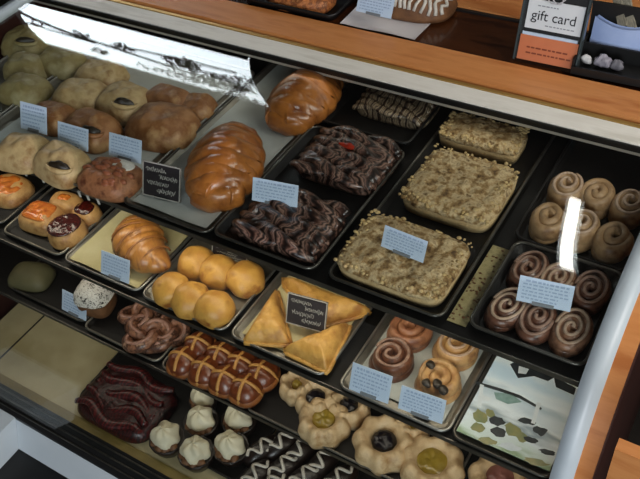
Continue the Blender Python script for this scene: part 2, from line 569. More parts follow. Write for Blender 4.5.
# neighbour cabinet at the right
p = atY(615, 449, .60)
cb = thing('wooden_cabinet', 'orange wooden block right of the case end panel', 'cabinet', (0, 0, 0))
MB().box(p.x, p.x + .30, .60, .618, .0, p.z).obj('body', M_['woodorange'], cb, False)
MB().box(p.x, p.x + .30, .594, .60, .0, .06).obj('kick_strip', M_['maroon'], cb, False)


# ------------------------------------------------------------------ trays
def tray(name, label, cat, x0, x1, y0, y1, z, h, pan, rim, group=None, r=.018, rw=.0032):
    cx, cy = (x0 + x1) / 2, (y0 + y1) / 2
    t = thing(name, label, cat, (cx, cy, z), 0, group)
    a, b = (x1 - x0) / 2, (y1 - y0) / 2
    mb = MB()
    sl = min(.012, h * .5)
    rows = [rring(-a + sl, a - sl, -b + sl, b - sl, r, 0), rring(-a, a, -b, b, r, h),
            rring(-a + .002, a - .002, -b + .002, b - .002, r, h), rring(-a + .003 + sl, a - .003 - sl, -b + .003 + sl, b - .003 - sl, r * .8, .002)]
    mb.grid(rows, cv=True, cap0=True, cap1=True, flip=False)
    mb.obj('pan', pan, t)
    ring = rring(-a, a, -b, b, r, h)
    MB().tube(ring, rw, 6, closed=True).obj('rim', rim, t)
    return t


def sheet(name, label, cat, x0, x1, y0, y1, z, m, curl=.004, group=None, seed=0, skew=0.0):
    rows = []
    n = 14
    for top in (1, 0):
        for i in range(n + 1):
            row = []
            for j in range(n + 1):
                u, v = i / n, j / n
                x = x0 + (x1 - x0) * u + skew * (v - .5)
                y = y0 + (y1 - y0) * v
                e = max(abs(u - .5), abs(v - .5)) * 2
                row.append((x - (x0 + x1) / 2, y - (y0 + y1) / 2, .0006 * top + curl * e ** 6 * (.6 + .5 * nz(x, y, seed, 14))))
            rows.append(row)
    mb = MB()
    mb.grid(rows[:n + 1], flip=True)
    mb.grid(rows[n + 1:], flip=False)
    o = mb.obj(name, m, loc=((x0 + x1) / 2, (y0 + y1) / 2, z))
    return tag(o, label, cat, group)


TRAYG = 'silver trays of the upper shelf'
tray('baking_tray', 'silver tray of pale green filled pastries at far left of upper shelf', 'tray', -1.695, -1.512, .775, 1.25, Z1, .012, M_['panalu'], M_['alu'])
tray('baking_tray', 'silver tray holding the folded pastries with dark openings, upper shelf', 'tray', -1.500, -1.050, .758, 1.25, Z1, .012, M_['panalu'], M_['alu'])
tray('baking_tray', 'silver tray lined with pale paper under the two braided loaves', 'tray', -1.040, -.826, .760, 1.33, Z1, .012, M_['panalu'], M_['darkrim'])
tray('baking_pan', 'black pan of two chocolate babkas behind the white card', 'pan', -.816, -.595, .764, 1.125, Z1, .016, M_['blackpan'], M_['darkrim'])
tray('baking_pan', 'black pan with one striped babka, under the counter trim', 'pan', -.816, -.600, 1.140, 1.40, Z1, .022, M_['blackpan'], M_['black'])
tray('baking_pan', 'long black pan holding three crumb cakes', 'pan', -.568, -.352, .767, 1.38, Z1, .014, M_['blackpan'], M_['darkrim'])
tray('baking_pan', 'black pan of dark swirl rolls at the front right', 'pan', -.308, -.121, .775, .985, Z1, .016, M_['blackpan'], M_['darkrim'])
tray('baking_pan', 'black pan of paler swirl rolls behind the dark ones', 'pan', -.318, -.121, .995, 1.32, Z1, .012, M_['blackpan'], M_['black'])
sheet('parchment_sheet', 'pale grey paper lining the tray of braided loaves', 'parchment', -1.026, -.84, .775, 1.31, Z1 + .0027, M_['parch'], .006)
sheet('parchment_sheet', 'white paper under the folded pastries with dark openings', 'parchment', -1.47, -1.075, .775, 1.2, Z1 + .0027, M_['parch'], .003, seed=4)
# strip of crumb strewn paper between two black pans
pst = sheet('parchment_strip', 'narrow cream paper strip with seeds between crumb cake pan and swirl roll pan', 'parchment', -.346, -.313, .778, .97, Z1 + .001, mat('stained_paper', ['#8d7f52', '#a5976a', '#6f6240'], 50, .6), .0)
sd = MB()
for k in range(46):
    q = (rnd.uniform(-.016, .016), rnd.uniform(-.09, .09))
    sd.blob(.0028 * rnd.uniform(.6, 1.2), .002, .0014, .5, cx=q[0], cy=q[1], cz=.0006, nu=6, nv=4)
tag(sd.obj('seeds', M_['brown'], pst), None, None, kind='stuff')

# second shelf
tray('baking_tray', 'thin dark tray with a red topped pastry at left edge of middle shelf', 'tray', -1.66, -1.46, .72, 1.0, Z2, .010, M_['blackpan'], M_['darkrim'])
tray('baking_tray', 'thin dark tray of orange and berry topped danishes', 'tray', -1.440, -1.252, .706, 1.0, Z2, .010, M_['blackpan'], M_['panalu'])
tray('baking_tray', 'silver tray of cream paper under the croissant', 'tray', -1.236, -1.016, .702, 1.0, Z2, .012, M_['panalu'], M_['alu'])
tray('baking_tray', 'silver tray of golden pull-apart rolls', 'tray', -1.004, -.788, .698, 1.0, Z2, .012, M_['panalu'], M_['alu'])
tray('baking_tray', 'silver tray of golden triangular turnovers', 'tray', -.772, -.555, .697, 1.0, Z2, .012, M_['panalu'], M_['alu'])
tray('baking_tray', 'silver tray of round snail pastries with two white cards', 'tray', -.520, -.304, .692, 1.0, Z2, .012, M_['panalu'], M_['alu'])
tray('baking_tray', 'tray holding the glossy printed sheet at right end of middle shelf', 'tray', -.296, -.121, .692, 1.0, Z2, .012, M_['panalu'], M_['darkrim'])
sheet('parchment_sheet', 'cream paper sheet under the croissant', 'parchment', -1.226, -1.026, .712, .99, Z2 + .0027, M_['parchy'], .010, seed=2)
sheet('parchment_sheet', 'pale paper sheet under the triangular turnovers', 'parchment', -.755, -.572, .715, .98, Z2 + .0027, M_['parchy'], .006, seed=3)
sheet('parchment_sheet', 'pale paper sheet under the round snail pastries', 'parchment', -.505, -.32, .715, .97, Z2 + .0027, M_['parch'], .006, seed=5)
# third shelf
tray('baking_tray', 'black tray with sugar dusted cake at left of lower shelf', 'tray', -1.52, -1.262, .694, 1.0, Z3, .010, M_['blackpan'], M_['darkrim'])
tray('baking_tray', 'black tray of cocoa twist bun on lower shelf', 'tray', -1.252, -1.018, .684, 1.0, Z3, .010, M_['blackpan'], M_['panalu'])
tray('baking_tray', 'black tray of cross topped brown buns', 'tray', -1.006, -.775, .680, 1.0, Z3, .010, M_['blackpan'], M_['panalu'])
tray('baking_tray', 'long dark tray of fruit centred flower pastries', 'tray', -.765, -.30, .678, 1.05, Z3, .010, M_['blackpan'], M_['panalu'])
# deck
tray('baking_tray', 'black tray of dark red loaf and cream topped cups on the deck', 'tray', -1.300, -.790, .612, .95, Z4, .010, M_['blackpan'], M_['black'])
tray('baking_tray', 'black tray of white striped eclairs on the deck', 'tray', -.780, -.44, .64, .98, Z4, .010, M_['blackpan'], M_['darkrim'])


# ------------------------------------------------------------------ pastries
def put(root, px, py, z, hz, rz=0.0):
    q = at(px, py, z + hz)
    root.location = (q.x, q.y, z)
    root.rotation_euler.z = rz


B1, B2, B3, B4 = Z1 + .0035, Z2 + .0035, Z3 + .0025, Z4 + .0025


def hand_pie(label, px, py, w, l, h, rz, m, hole, seed, group):
    t = thing('filled_pastry', label, 'pastry', (0, 0, 0), 0, group)
    def disp(x, y, r, th):
        return .006 * nz(x, y, seed, 30) + .003 * nz(x, y, seed + 5, 70)
    MB().disc(ell(w / 2, l / 2, .62), dome(h, 3.0, .55), disp, side=.004).obj('crust', m, t)
    if hole:
        mb = MB()
        hz = h * .907 + .004
        ca, sa = cos(.5), sin(.5)
        hz = h * .86 + .004
        mb.blob(.022, .0085, .010, .6, .25, 90, seed)
        mb.v = [(w * .26 + x * ca - y * sa, -l * .24 + x * sa + y * ca, z + hz - .008 - .18 * x + .15 * y) for x, y, z in mb.v]
        f = mb.obj('filling', M_['fill'], t)
        f['label'] = 'dark filling showing through the opening'
        lip = [(.027 * cos(a), .0125 * sin(a)) for a in [pi * .95 + pi * 1.1 * k / 16 for k in range(17)]]
        lip = [(w * .26 + x * ca - y * sa, -l * .24 + x * sa + y * ca, hz - .004 - .18 * x + .2 * y) for x, y in lip]
        MB().tube(lip, lambda u: .0015 + .0045 * sin(pi * min(max(u, .02), .98)), 8).obj('lip', m, t)
    put(t, px, py, B1, h * .5, rz)
    return t


GA = 'folded pastries on the silver tray'
hand_pie('pale folded pastry at the front left corner under two white cards', 22, 150, .125, .105, .046, .2, M_['pie'], 0, 1, GA)
hand_pie('folded pastry with dark opening in the front row beside sugared nut pastry', 61, 161, .14, .10, .05, -.15, M_['pie'], 1, 2, GA)
hand_pie('folded pastry with dark opening just behind middle white card', 91, 127, .14, .105, .052, -.1, M_['pie2'], 1, 3, GA)
hand_pie('folded pastry mostly hidden behind the left white card', 52, 116, .12, .09, .042, .1, M_['pie2'], 0, 4, GA)
hand_pie('smooth pale folded pastry left of the one with upper opening', 80, 95, .14, .11, .05, .3, M_['pie'], 0, 5, GA)
hand_pie('folded pastry with dark opening behind the right white card', 124, 100, .135, .115, .055, -.05, M_['pie'], 1, 6, GA)
hand_pie('large browned folded pastry beside the pale paper tray', 161, 123, .16, .135, .055, .15, M_['pie2'], 0, 7, GA)
hand_pie('folded pastry in the back row below the window reflection', 100, 74, .13, .10, .045, .2, M_['pie'], 0, 8, GA)
hand_pie('dim folded pastry behind the large browned one', 168, 100, .13, .09, .045, .0, M_['pie2'], 0, 9, GA)
hand_pie('small browned pastry in the back right tray corner', 196, 106, .09, .08, .035, .3, M_['pie2'], 0, 10, GA)
GZ = 'pale green pastries at far left'
hand_pie('greenish pastry with dark opening at far left back', 26, 40, .125, .12, .05, .1, M_['pie3'], 1, 11, GZ)
hand_pie('greenish pastry at far left nearest the tray gap', 60, 60, .13, .10, .045, .1, M_['pie3'], 0, 12, GZ)
hand_pie('greenish pastry below the far left one with opening', 26, 66, .12, .09, .045, .2, M_['pie3'], 0, 13, GZ)
hand_pie('greenish pastry at far left front above the white card', 24, 88, .13, .10, .045, .1, M_['pie3'], 0, 14, GZ)

# sugared nut pastry
t = thing('nut_pastry', 'reddish brown nut topped pastry dusted with sugar, front right of silver tray', 'pastry')
MB().disc(ell(.07, .052, .6), dome(.036, 3, .5), lambda x, y, r, th: .005 * nz(x, y, 3, 60), side=.006).obj('crust', mat('nut_crust', ['#7b4a2c', '#9c6844', '#5d2f1a'], 40, .5, bump=.4), t)
mb = MB()
for k in range(26):
    a, r = rnd.uniform(0, 2 * pi), sqrt(rnd.random()) * .8
    mb.blob(.011, .006, .006, .5, .2, 90, k, cx=.066 * r * cos(a), cy=.048 * r * sin(a), cz=.032 * (1 - r ** 3) ** .5 + .006, nu=10, nv=6)
tag(mb.obj('nuts', mat('pecan', ['#7a4226', '#95583a'], 60, .5), t), None, None, kind='stuff')
MB().disc(ell(.034, .016, .9), dome(.003), lambda x, y, r, th: .003 * nz(x, y, 9, 90), cx=.018, cy=.022, z0=.038, nr=6, nt=24).obj('sugar', M_['sugar'], t)
put(t, 110, 176, B1, .02, .05)


def braid(label, px, py, L, A, R, rz, z, seed, group):
    """three plaited strands"""
    t = thing('braided_loaf', label, 'bread', (0, 0, 0), 0, group)
    N = 90
    for s in range(3):
        path = []
        for i in range(N + 1):
            u = i / N
            env = (sin(pi * (.12 + .80 * u))) ** .6
            ph = 2 * pi * (u * 1.7) + 2 * pi * s / 3 + seed
            path.append((A * env * sin(ph), L * (u - .5), R * .85 + R * .75 * env * (.5 + .5 * cos(2 * ph))))
        mb = MB()
        mb.tube(path, lambda u: R * (.50 + .36 * sin(pi * min(max(u, .02), .98)) ** .5), 16, aspect=.95)
        mb.obj('strand', M_['challah'], t)
    for y in (-.5, .5):
        MB().blob(A * 1.15, R * .75, R * .9, .8, .1, 60, seed, cy=L * y * .93).obj('braid_end', M_['challah'], t)
    put(t, px, py, z, R, rz)
    return t


braid('plump glossy braided loaf at the front of the pale paper tray', 225, 163, .19, .048, .038, .42, B1, 1, 'braided loaves')
braid('shiny braided loaf at the back of the paper tray beneath the trim', 304, 97, .17, .045, .036, .05, B1, 2.3, 'braided loaves')


def babka(label, px, py, w, l, h, rz, m, seed, z, group, red=False):
    t = thing('babka', label, 'bread', (0, 0, 0), 0, group)
    MB().disc(ell(w / 2 * .96, l / 2 * .92, .42), dome(h * .72, 5, .5), lambda x, y, r, th: .004 * nz(x, y, seed, 40), side=.006).obj('loaf', m, t)
    n = 4
    for k in range(n):
        y0 = (k - (n - 1) / 2) * l * .235
        for half in (0, 1):
            path = []
            for i in range(31):
                u = i / 30
                a = u * 2 * pi * 1.05 + half * pi + k * .9 + seed
                path.append(((u - .5) * w * .92, y0 + l * .075 * cos(a) + .05 * l * nz(u * 3, k, seed), h * .68 * (1 - abs(2 * u - 1) ** 5 * .4) + l * .035 * sin(a)))
            MB().tube(path, lambda u: l * .092 * (.5 + .5 * sin(pi * min(max(u, .03), .97)) ** .4), 10, aspect=.7).obj('twist', m, t)
    if red:
        f = MB().blob(.020, .007, .006, .5, .3, 80, seed, cx=-.005, cy=l * .10, cz=h * .80).obj('filling', M_['cherry'], t)
        f['label'] = 'bright red filling'
    put(t, px, py, z, h * .6, rz)
    return t


babka('glossy dark chocolate babka at the front of its black pan by white card', 289, 219, .195, .150, .046, 0.0, M_['babka'], 1, B1, 'chocolate babkas')
babka('dark chocolate babka with a spot of red filling in pan middle', 347, 156, .195, .155, .046, 0.0, M_['babka'], 2, B1, 'chocolate babkas', True)
babka('striped babka half hidden under the counter trim', 398, 100, .175, .12, .042, 0.0, M_['babka2'], 3, B1, 'chocolate babkas')


def crumb_cake(label, px, py, w, l, h, rz, seed, group):
    t = thing('crumb_cake', label, 'cake', (0, 0, 0), 0, group)
    def dd(x, y, r, th):
        return .005 * nz(x, y, seed, 60) + .006 * nz(x, y, seed + 3, 22)
    MB().disc(ell(w / 2, l / 2, .36), lambda r: .002 * (1 - r ** 4), None, side=h * .62, nr=6, nt=64).obj('cake', M_['cake'], t)
    def outl(th):
        x, y = ell(w / 2 * 1.01, l / 2 * 1.01, .36)(th)
        k = 1 + .04 * nz(x, y, seed, 50)
        return x * k, y * k
    MB().disc(outl, dome(h * .36, 6, .5), dd, nr=22, nt=96, z0=h * .58, side=.004).obj('crumb_topping', M_['crumb'], t)
    mb = MB()
    for k in range(420):
        x, y = rnd.uniform(-.49, .49) * w, rnd.uniform(-.49, .49) * l
        s = rnd.uniform(.0018, .0044)
        mb.blob(s * rnd.uniform(.8, 1.4), s, s * .8, .5, cx=x, cy=y, cz=h * .92 + dd(x, y, 0, 0) - .001, nu=7, nv=5)
    tag(mb.obj('crumbs', M_['crumbs'], t), None, None, kind='stuff')
    put(t, px, py, B1, h * .6, rz)


crumb_cake('crumb cake at the front of long black pan with white card on it', 403, 257, .205, .152, .034, 0, 1, 'crumb cakes')
crumb_cake('large crumb cake in the middle of the long black pan', 460, 187, .182, .172, .036, 0, 5, 'crumb cakes')
crumb_cake('crumb cake at the back of the pan below the trim', 483, 136, .168, .085, .036, 0, 9, 'crumb cakes')


def swirl(label, px, py, z, R, h, m, mg, rz, group, turns=2.6, name='swirl_roll', cat='pastry', sq=1.0, tilt=0.0):
    t = thing(name, label, cat, (0, 0, 0), 0, group)
    N = int(turns * 26)
    W_ = R / (turns + .5)
    def path(dz, r0=0):
        out = []
        for i in range(N + 1):
            a = i / N * turns * 2 * pi
            r = W_ * .25 + (R - W_ * .55) * i / N - W_ * .55 * max(0, i / N - .9) * 10
            out.append((r * cos(a) * sq, r * sin(a), dz + (h * .16) * (1 - i / N)))
        return out
    MB().disc(ell(R * .95 * sq, R * .95), dome(h * .55, 4, .5), nr=6, nt=32, side=.004).obj('base', m, t)
    MB().tube(path(h * .5), lambda u: W_ * .56 * min(1, .25 + (1 - u) * 9), 10, aspect=h * .5 / (W_ * .56)).obj('dough_spiral', m, t)
    if mg:
        MB().tube(path(h * .985), lambda u: W_ * .16 + .0004, 6, aspect=.6).obj('glaze', mg, t)
    put(t, px, py, z, h * .6, rz)
    return t


GS = 'dark swirl rolls in front right pan'
x0, x1 = -.292, -.135
names = [['front left corner', 'front middle', 'front right, by the metal frame'], ['back left corner', 'back middle, behind the white card', 'back right, below the white streak']]
for j in range(2):
    for i in range(3):
        X = x0 + .026 + (x1 - x0 - .052) * i / 2
        Y = .832 + .092 * j
        s = swirl('dark glazed swirl roll, ' + names[j][i] + ' of its pan', 0, 0, B1, .049, .022, M_['cinn'] if (i + j) % 3 == 2 else M_['cinnd'], M_['glaze'] if (i + j) % 2 == 0 else M_['glazed'], rnd.uniform(-.3, .3) + pi * (i % 2), GS, 2.5, sq=.66)
        s.location = (X, Y, B1)
GP2 = 'paler swirl rolls in back right pan'
x0, x1 = -.305, -.133
for j in range(2):
    for i in range(3):
        X = x0 + .029 + (x1 - x0 - .058) * i / 2
        Y = 1.048 + j * .092
        nm = ['front', 'back'][j] + ' row ' + ['left', 'middle', 'right'][i]
        s = swirl('paler swirl roll in back right pan, ' + nm, 0, 0, B1, .047, .036, M_['paleroll'], M_['glaze'] if (i + j) % 2 else None, rnd.uniform(-.3, .3) + pi * (i % 2), GP2, 2.2, sq=.70)
        s.location = (X, Y, B1)

# ---- middle shelf
t = thing('danish', 'red topped pastry at far left edge of middle shelf', 'pastry', group='fruit danishes')
MB().disc(ell(.06, .05, .7), dome(.03, 4, .5), side=.006).obj('dough', M_['danish'], t)
MB().disc(ell(.045, .036, .8), dome(.008), lambda x, y, r, th: .004 * nz(x, y, 1, 60), z0=.030).obj('topping', M_['orange'], t)
put(t, 8, 188, B2, .02, 0)


def danish(label, px, py, w, l, h, rz, topm, tw, tl, ed, seed):
    t = thing('danish', label, 'pastry', (0, 0, 0), 0, 'fruit danishes')
    MB().disc(ell(w / 2, l / 2, ed), dome(h, 5, .5), lambda x, y, r, th: .004 * nz(x, y, seed, 40), side=.006).obj('dough', M_['danish'], t)
    o = MB().disc(ell(w / 2 * tw, l / 2 * tl, ed), dome(.008, 3, .5), lambda x, y, r, th: .004 * nz(x, y, seed + 2, 80), z0=h * .88 + .006).obj('topping', topm, t)
    put(t, px, py, B2, h * .7, rz)


danish('square danish with glossy orange fruit topping', 41, 215, .105, .085, .034, .1, M_['orange'], .72, .72, .5, 1)
danish('oval danish covered in dark berry topping', 66, 229, .088, .090, .036, -.3, M_['berry'], .84, .86, .9, 2)
danish('pale danish behind the orange topped one, in shade', 66, 202, .09, .06, .03, .1, M_['orange'], .4, .4, .7, 3)
danish('brown danish in shade behind the berry topped one', 86, 212, .07, .06, .03, .1, M_['berry'], .7, .7, .8, 4)


def croissant(label, px, py, L, R, rz, z):
    t = thing('croissant', label, 'pastry')
    N = 90
    path, rr = [], []
    for i in range(N + 1):
        u = i / N * 2 - 1
        path.append((L / 2 * u, .22 * L * u * u - .03, R * (.75 - .25 * abs(u))))
    def rad(u):
        s = abs(2 * u - 1)
        seg = (u * 7) % 1.0
        return R * (1 - s ** 1.7) ** .7 * (.88 + .16 * sin(pi * seg) ** .6) + .004
    MB().tube(path, rad, 20, aspect=.8).obj('body', M_['croissant'], t)
    for k in range(6):
        u = (k + .9) / 7
        i = int(u * N)
        q = Vector(path[i])
        r = rad(u - .02)
        arc = [q + Vector((.012 * cos(a) * (1 if u < .5 else -1), r * cos(a), r * .82 * sin(a) + .0)) for a in [pi * (j / 16) for j in range(17)]]
        MB().tube(arc, .0026, 6).obj('fold', mat('croissant_fold', ['#7a4a1e', '#9a642f'], 40, .4), t)
    put(t, px, py, z, R * .7, rz)


croissant('large golden brown croissant with ridged folds on cream paper', 152, 238, .19, .052, -.62, B2)


def bun_loaf(label, pts, group, seed):
    q = at(*pts[0], B2 + .02)
    t = thing('pull_apart_rolls', label, 'bread', (q.x, q.y, B2), 0, group)
    for i, (px, py) in enumerate(pts):
        r = at(px, py, B2 + .022)
        MB().blob(.041, .040, .037, .55, .10, 40, seed + i * 3, nu=32, nv=18, e=.9).obj('roll', M_['gold'], t, loc=(r.x - q.x, r.y - q.y, 0), rz=rnd.uniform(0, 6))


bun_loaf('front row of golden pull-apart rolls touching in a line', [(172, 290), (191, 300), (214, 309)], 'golden pull-apart rolls', 1)
bun_loaf('back row of golden pull-apart rolls beside the black sign', [(197, 263), (219, 272), (245, 279)], 'golden pull-apart rolls', 20)


def turnover(label, pts, h, seed):
    P3 = [at(px, py, B2 + h * .35) for px, py in pts]
    c = (P3[0] + P3[1] + P3[2]) / 3
    t = thing('turnover', label, 'pastry', (c.x, c.y, B2), 0, 'triangular turnovers')
    V = [Vector((p.x - c.x, p.y - c.y)) for p in P3]
    def outl(th):
        d = Vector((cos(th), sin(th)))
        best = 1e9
        for i in range(3):
            a, b = V[i], V[(i + 1) % 3]
            n = Vector(((b - a).y, -(b - a).x))
            if n.dot(a) < 0:
                n = -n
            k = n.dot(a) / max(n.dot(d), 1e-6) if n.dot(d) > 1e-6 else 1e9
            best = min(best, k) if k < 1e8 else best
        best = 1 / ((1 / best) ** 1 + 1e-6)
        return d.x * min(best, .115), d.y * min(best, .115)
    MB().disc(outl, dome(h, 3.2, .7), lambda x, y, r, th: .006 * nz(x, y, seed, 28) + .002 * nz(x, y, seed, 90), nr=18, nt=90, side=.007).obj('crust', M_['gold2'], t)
    edge = []
    for k in range(60):
        ox, oy = outl(2 * pi * k / 60)
        edge.append((ox * .985, oy * .985, .008))
    MB().tube(edge, .0055, 7, closed=True, aspect=.9).obj('crimped_edge', M_['gold2'], t)


turnover('golden triangular turnover at the left behind the tray front edge', [(243, 342), (291, 345), (277, 288)], .034, 1)
turnover('golden triangular turnover at the front right of its tray', [(282, 350), (327, 372), (352, 322)], .036, 5)
turnover('golden triangular turnover at the back, behind black sign', [(276, 275), (372, 311), (318, 327)], .038, 9)

GN = 'round snail pastries'


def snail(label, px, py, R, m, mg, bits, rz):
    s = swirl(label, px, py, B2, R, .036, m, mg, rz, GN, 2.2, 'snail_pastry')
    if bits:
        for a, r in bits:
            f = MB().blob(.010, .008, .006, .5, .3, 90, a, cx=R * r * cos(a), cy=R * r * sin(a), cz=.038).obj('filling', M_['fill'], s)


snail('reddish snail pastry at the back left of its tray', 409, 329, .046, mat('red_snail', ['#84513a', '#9c6a4a', '#653a28'], 30, .4, bump=.2), None, None, .4)
snail('dark chocolate snail pastry at the front left of its tray', 391, 358, .045, M_['snaild'], M_['glazed'], None, 1.8)
snail('pale snail pastry with sugar glaze at the back right', 455, 347, .045, M_['snail'], M_['glaze'], [(.2, .55)], 1.)
snail('snail pastry with dark fruit bits behind the right white card', 438, 380, .045, M_['snail'], None, [(2.6, .5), (1.9, .65), (.1, .5), (2.9, .8)], 2.5)

# glossy printed sheet, its bright reflection painted into the base colours
pm = bpy.data.materials.new('print_with_reflection')
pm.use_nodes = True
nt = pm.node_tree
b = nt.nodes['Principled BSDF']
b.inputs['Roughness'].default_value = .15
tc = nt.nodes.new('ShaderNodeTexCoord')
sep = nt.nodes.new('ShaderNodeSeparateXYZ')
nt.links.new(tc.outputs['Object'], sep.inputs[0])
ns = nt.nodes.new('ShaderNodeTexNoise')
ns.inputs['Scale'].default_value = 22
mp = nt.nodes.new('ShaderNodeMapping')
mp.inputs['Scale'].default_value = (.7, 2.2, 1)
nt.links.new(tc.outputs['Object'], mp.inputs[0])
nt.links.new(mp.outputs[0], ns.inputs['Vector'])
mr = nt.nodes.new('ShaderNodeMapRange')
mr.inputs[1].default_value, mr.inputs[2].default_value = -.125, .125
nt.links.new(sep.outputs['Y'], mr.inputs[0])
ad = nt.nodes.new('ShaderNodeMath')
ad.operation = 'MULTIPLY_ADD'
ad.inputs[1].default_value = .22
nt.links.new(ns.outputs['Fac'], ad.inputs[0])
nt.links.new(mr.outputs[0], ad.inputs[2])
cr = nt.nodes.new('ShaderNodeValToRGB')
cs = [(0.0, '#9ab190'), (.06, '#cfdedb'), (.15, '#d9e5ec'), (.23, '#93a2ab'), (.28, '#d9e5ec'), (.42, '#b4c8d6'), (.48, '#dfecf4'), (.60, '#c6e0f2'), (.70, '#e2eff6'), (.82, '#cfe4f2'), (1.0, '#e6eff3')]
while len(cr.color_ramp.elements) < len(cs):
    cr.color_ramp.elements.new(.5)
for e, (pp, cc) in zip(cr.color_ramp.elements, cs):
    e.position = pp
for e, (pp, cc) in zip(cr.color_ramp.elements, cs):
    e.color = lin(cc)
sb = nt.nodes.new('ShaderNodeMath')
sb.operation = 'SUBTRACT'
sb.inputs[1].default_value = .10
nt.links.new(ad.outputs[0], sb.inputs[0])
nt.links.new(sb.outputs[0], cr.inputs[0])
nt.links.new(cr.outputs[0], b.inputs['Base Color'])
lf = thing('printed_sheet', 'glossy pale blue printed sheet with dark marks and painted reflection lying in the right tray', 'leaflet', (-.209, .832, Z2 + .014))
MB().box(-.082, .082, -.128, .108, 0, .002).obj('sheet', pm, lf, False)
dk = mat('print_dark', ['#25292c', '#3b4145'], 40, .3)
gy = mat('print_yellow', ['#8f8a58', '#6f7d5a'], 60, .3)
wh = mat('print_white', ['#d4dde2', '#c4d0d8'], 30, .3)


def pxl(px, py):
    q = at(px, py, Z2 + .0165)
    return q.x + .209, q.y - .832


def flatpoly(name, pts, m, dz=.0022):
    mb = MB()
    mb.prism([pxl(*p) for p in pts], 2, dz - .0002, dz)
    return mb.obj(name, m, lf, False)


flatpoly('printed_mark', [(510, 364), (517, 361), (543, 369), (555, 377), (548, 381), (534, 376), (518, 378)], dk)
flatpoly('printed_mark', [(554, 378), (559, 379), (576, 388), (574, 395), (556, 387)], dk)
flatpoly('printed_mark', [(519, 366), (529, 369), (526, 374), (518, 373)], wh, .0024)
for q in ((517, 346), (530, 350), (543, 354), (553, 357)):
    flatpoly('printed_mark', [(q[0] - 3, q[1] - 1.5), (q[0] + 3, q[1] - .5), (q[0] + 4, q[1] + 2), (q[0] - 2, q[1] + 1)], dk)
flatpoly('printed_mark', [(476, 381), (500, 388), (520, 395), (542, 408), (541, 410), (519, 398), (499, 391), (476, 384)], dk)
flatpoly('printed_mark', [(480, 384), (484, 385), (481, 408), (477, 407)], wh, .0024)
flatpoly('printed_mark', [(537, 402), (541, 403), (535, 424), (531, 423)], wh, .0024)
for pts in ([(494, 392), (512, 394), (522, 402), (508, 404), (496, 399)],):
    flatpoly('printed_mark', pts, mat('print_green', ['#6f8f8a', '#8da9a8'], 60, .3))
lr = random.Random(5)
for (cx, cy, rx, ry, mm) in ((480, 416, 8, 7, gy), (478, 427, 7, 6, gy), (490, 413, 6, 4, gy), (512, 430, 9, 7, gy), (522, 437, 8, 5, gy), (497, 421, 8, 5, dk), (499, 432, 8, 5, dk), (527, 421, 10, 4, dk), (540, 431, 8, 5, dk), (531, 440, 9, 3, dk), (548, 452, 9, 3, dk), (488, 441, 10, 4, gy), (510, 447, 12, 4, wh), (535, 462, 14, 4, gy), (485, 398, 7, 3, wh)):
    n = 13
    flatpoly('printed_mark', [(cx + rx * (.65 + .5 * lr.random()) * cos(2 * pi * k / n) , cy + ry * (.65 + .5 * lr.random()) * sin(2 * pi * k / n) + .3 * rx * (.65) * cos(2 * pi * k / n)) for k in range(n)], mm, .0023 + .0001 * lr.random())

# ---- lower shelf
t = thing('sugared_cake', 'small brown cake dusted with white sugar behind a white card', 'cake')
MB().blob(.047, .043, .05, .6, .06, 30, 3, e=.7).obj('cake', M_['brown'], t)
MB().blob(.0485, .0445, .0515, -.18, .10, 60, 3, cz=.030 + .0185, e=.7).obj('sugar', mat('sugar_net', ['#15100c', '#c9c4b8', '#dcd8cf', '#2a1f16'], 75, .8, dist=1.5, stops=[.36, .44, .56, .66]), t)
put(t, 94, 294, B3, .05, .2)
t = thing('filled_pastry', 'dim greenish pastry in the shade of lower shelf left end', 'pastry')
MB().disc(ell(.06, .045, .6), dome(.035, 3, .55), side=.004).obj('crust', mat('shaded_greenish_crust', ['#4f4b30', '#625c3c'], 20, .6), t)  # greenish crust darkened, the shelf's shade put into its colour
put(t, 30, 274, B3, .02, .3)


def knot(label, px, py, z, R, m, seed):
    t = thing('twist_bun', label, 'pastry', group='cocoa twist buns')
    N = 130
    path = []
    for i in range(N):
        a = 2 * pi * i / N
        path.append(((R * .55 + R * .30 * cos(3 * a)) * cos(2 * a), (R * .55 + R * .30 * cos(3 * a)) * sin(2 * a) * .85, .020 + .010 * sin(3 * a)))
    MB().tube(path, R * .22, 10, closed=True).obj('dough_knot', m, t)
    MB().disc(ell(R * .8, R * .68), dome(.018), side=.004).obj('base', m, t)
    pt = [(p[0], p[1], p[2] + R * .21) for p in path[::2]]
    MB().tube(pt, R * .075, 6, closed=True, aspect=.6).obj('glaze', mat('cocoa_glaze', ['#b48a78', '#8c5f4c'], 60, .3), t)
    put(t, px, py, z, .02, seed)


knot('cocoa twist bun with pale streaks at the front of black tray', 148, 334, B3, .066, M_['twist'], .3)
knot('cocoa twist bun with pale streaks at the back of black tray', 140, 316, B3, .055, M_['twist'], 1.2)
knot('cocoa twist bun nearest the cross topped buns', 172, 330, B3, .05, M_['twist'], 2.2)

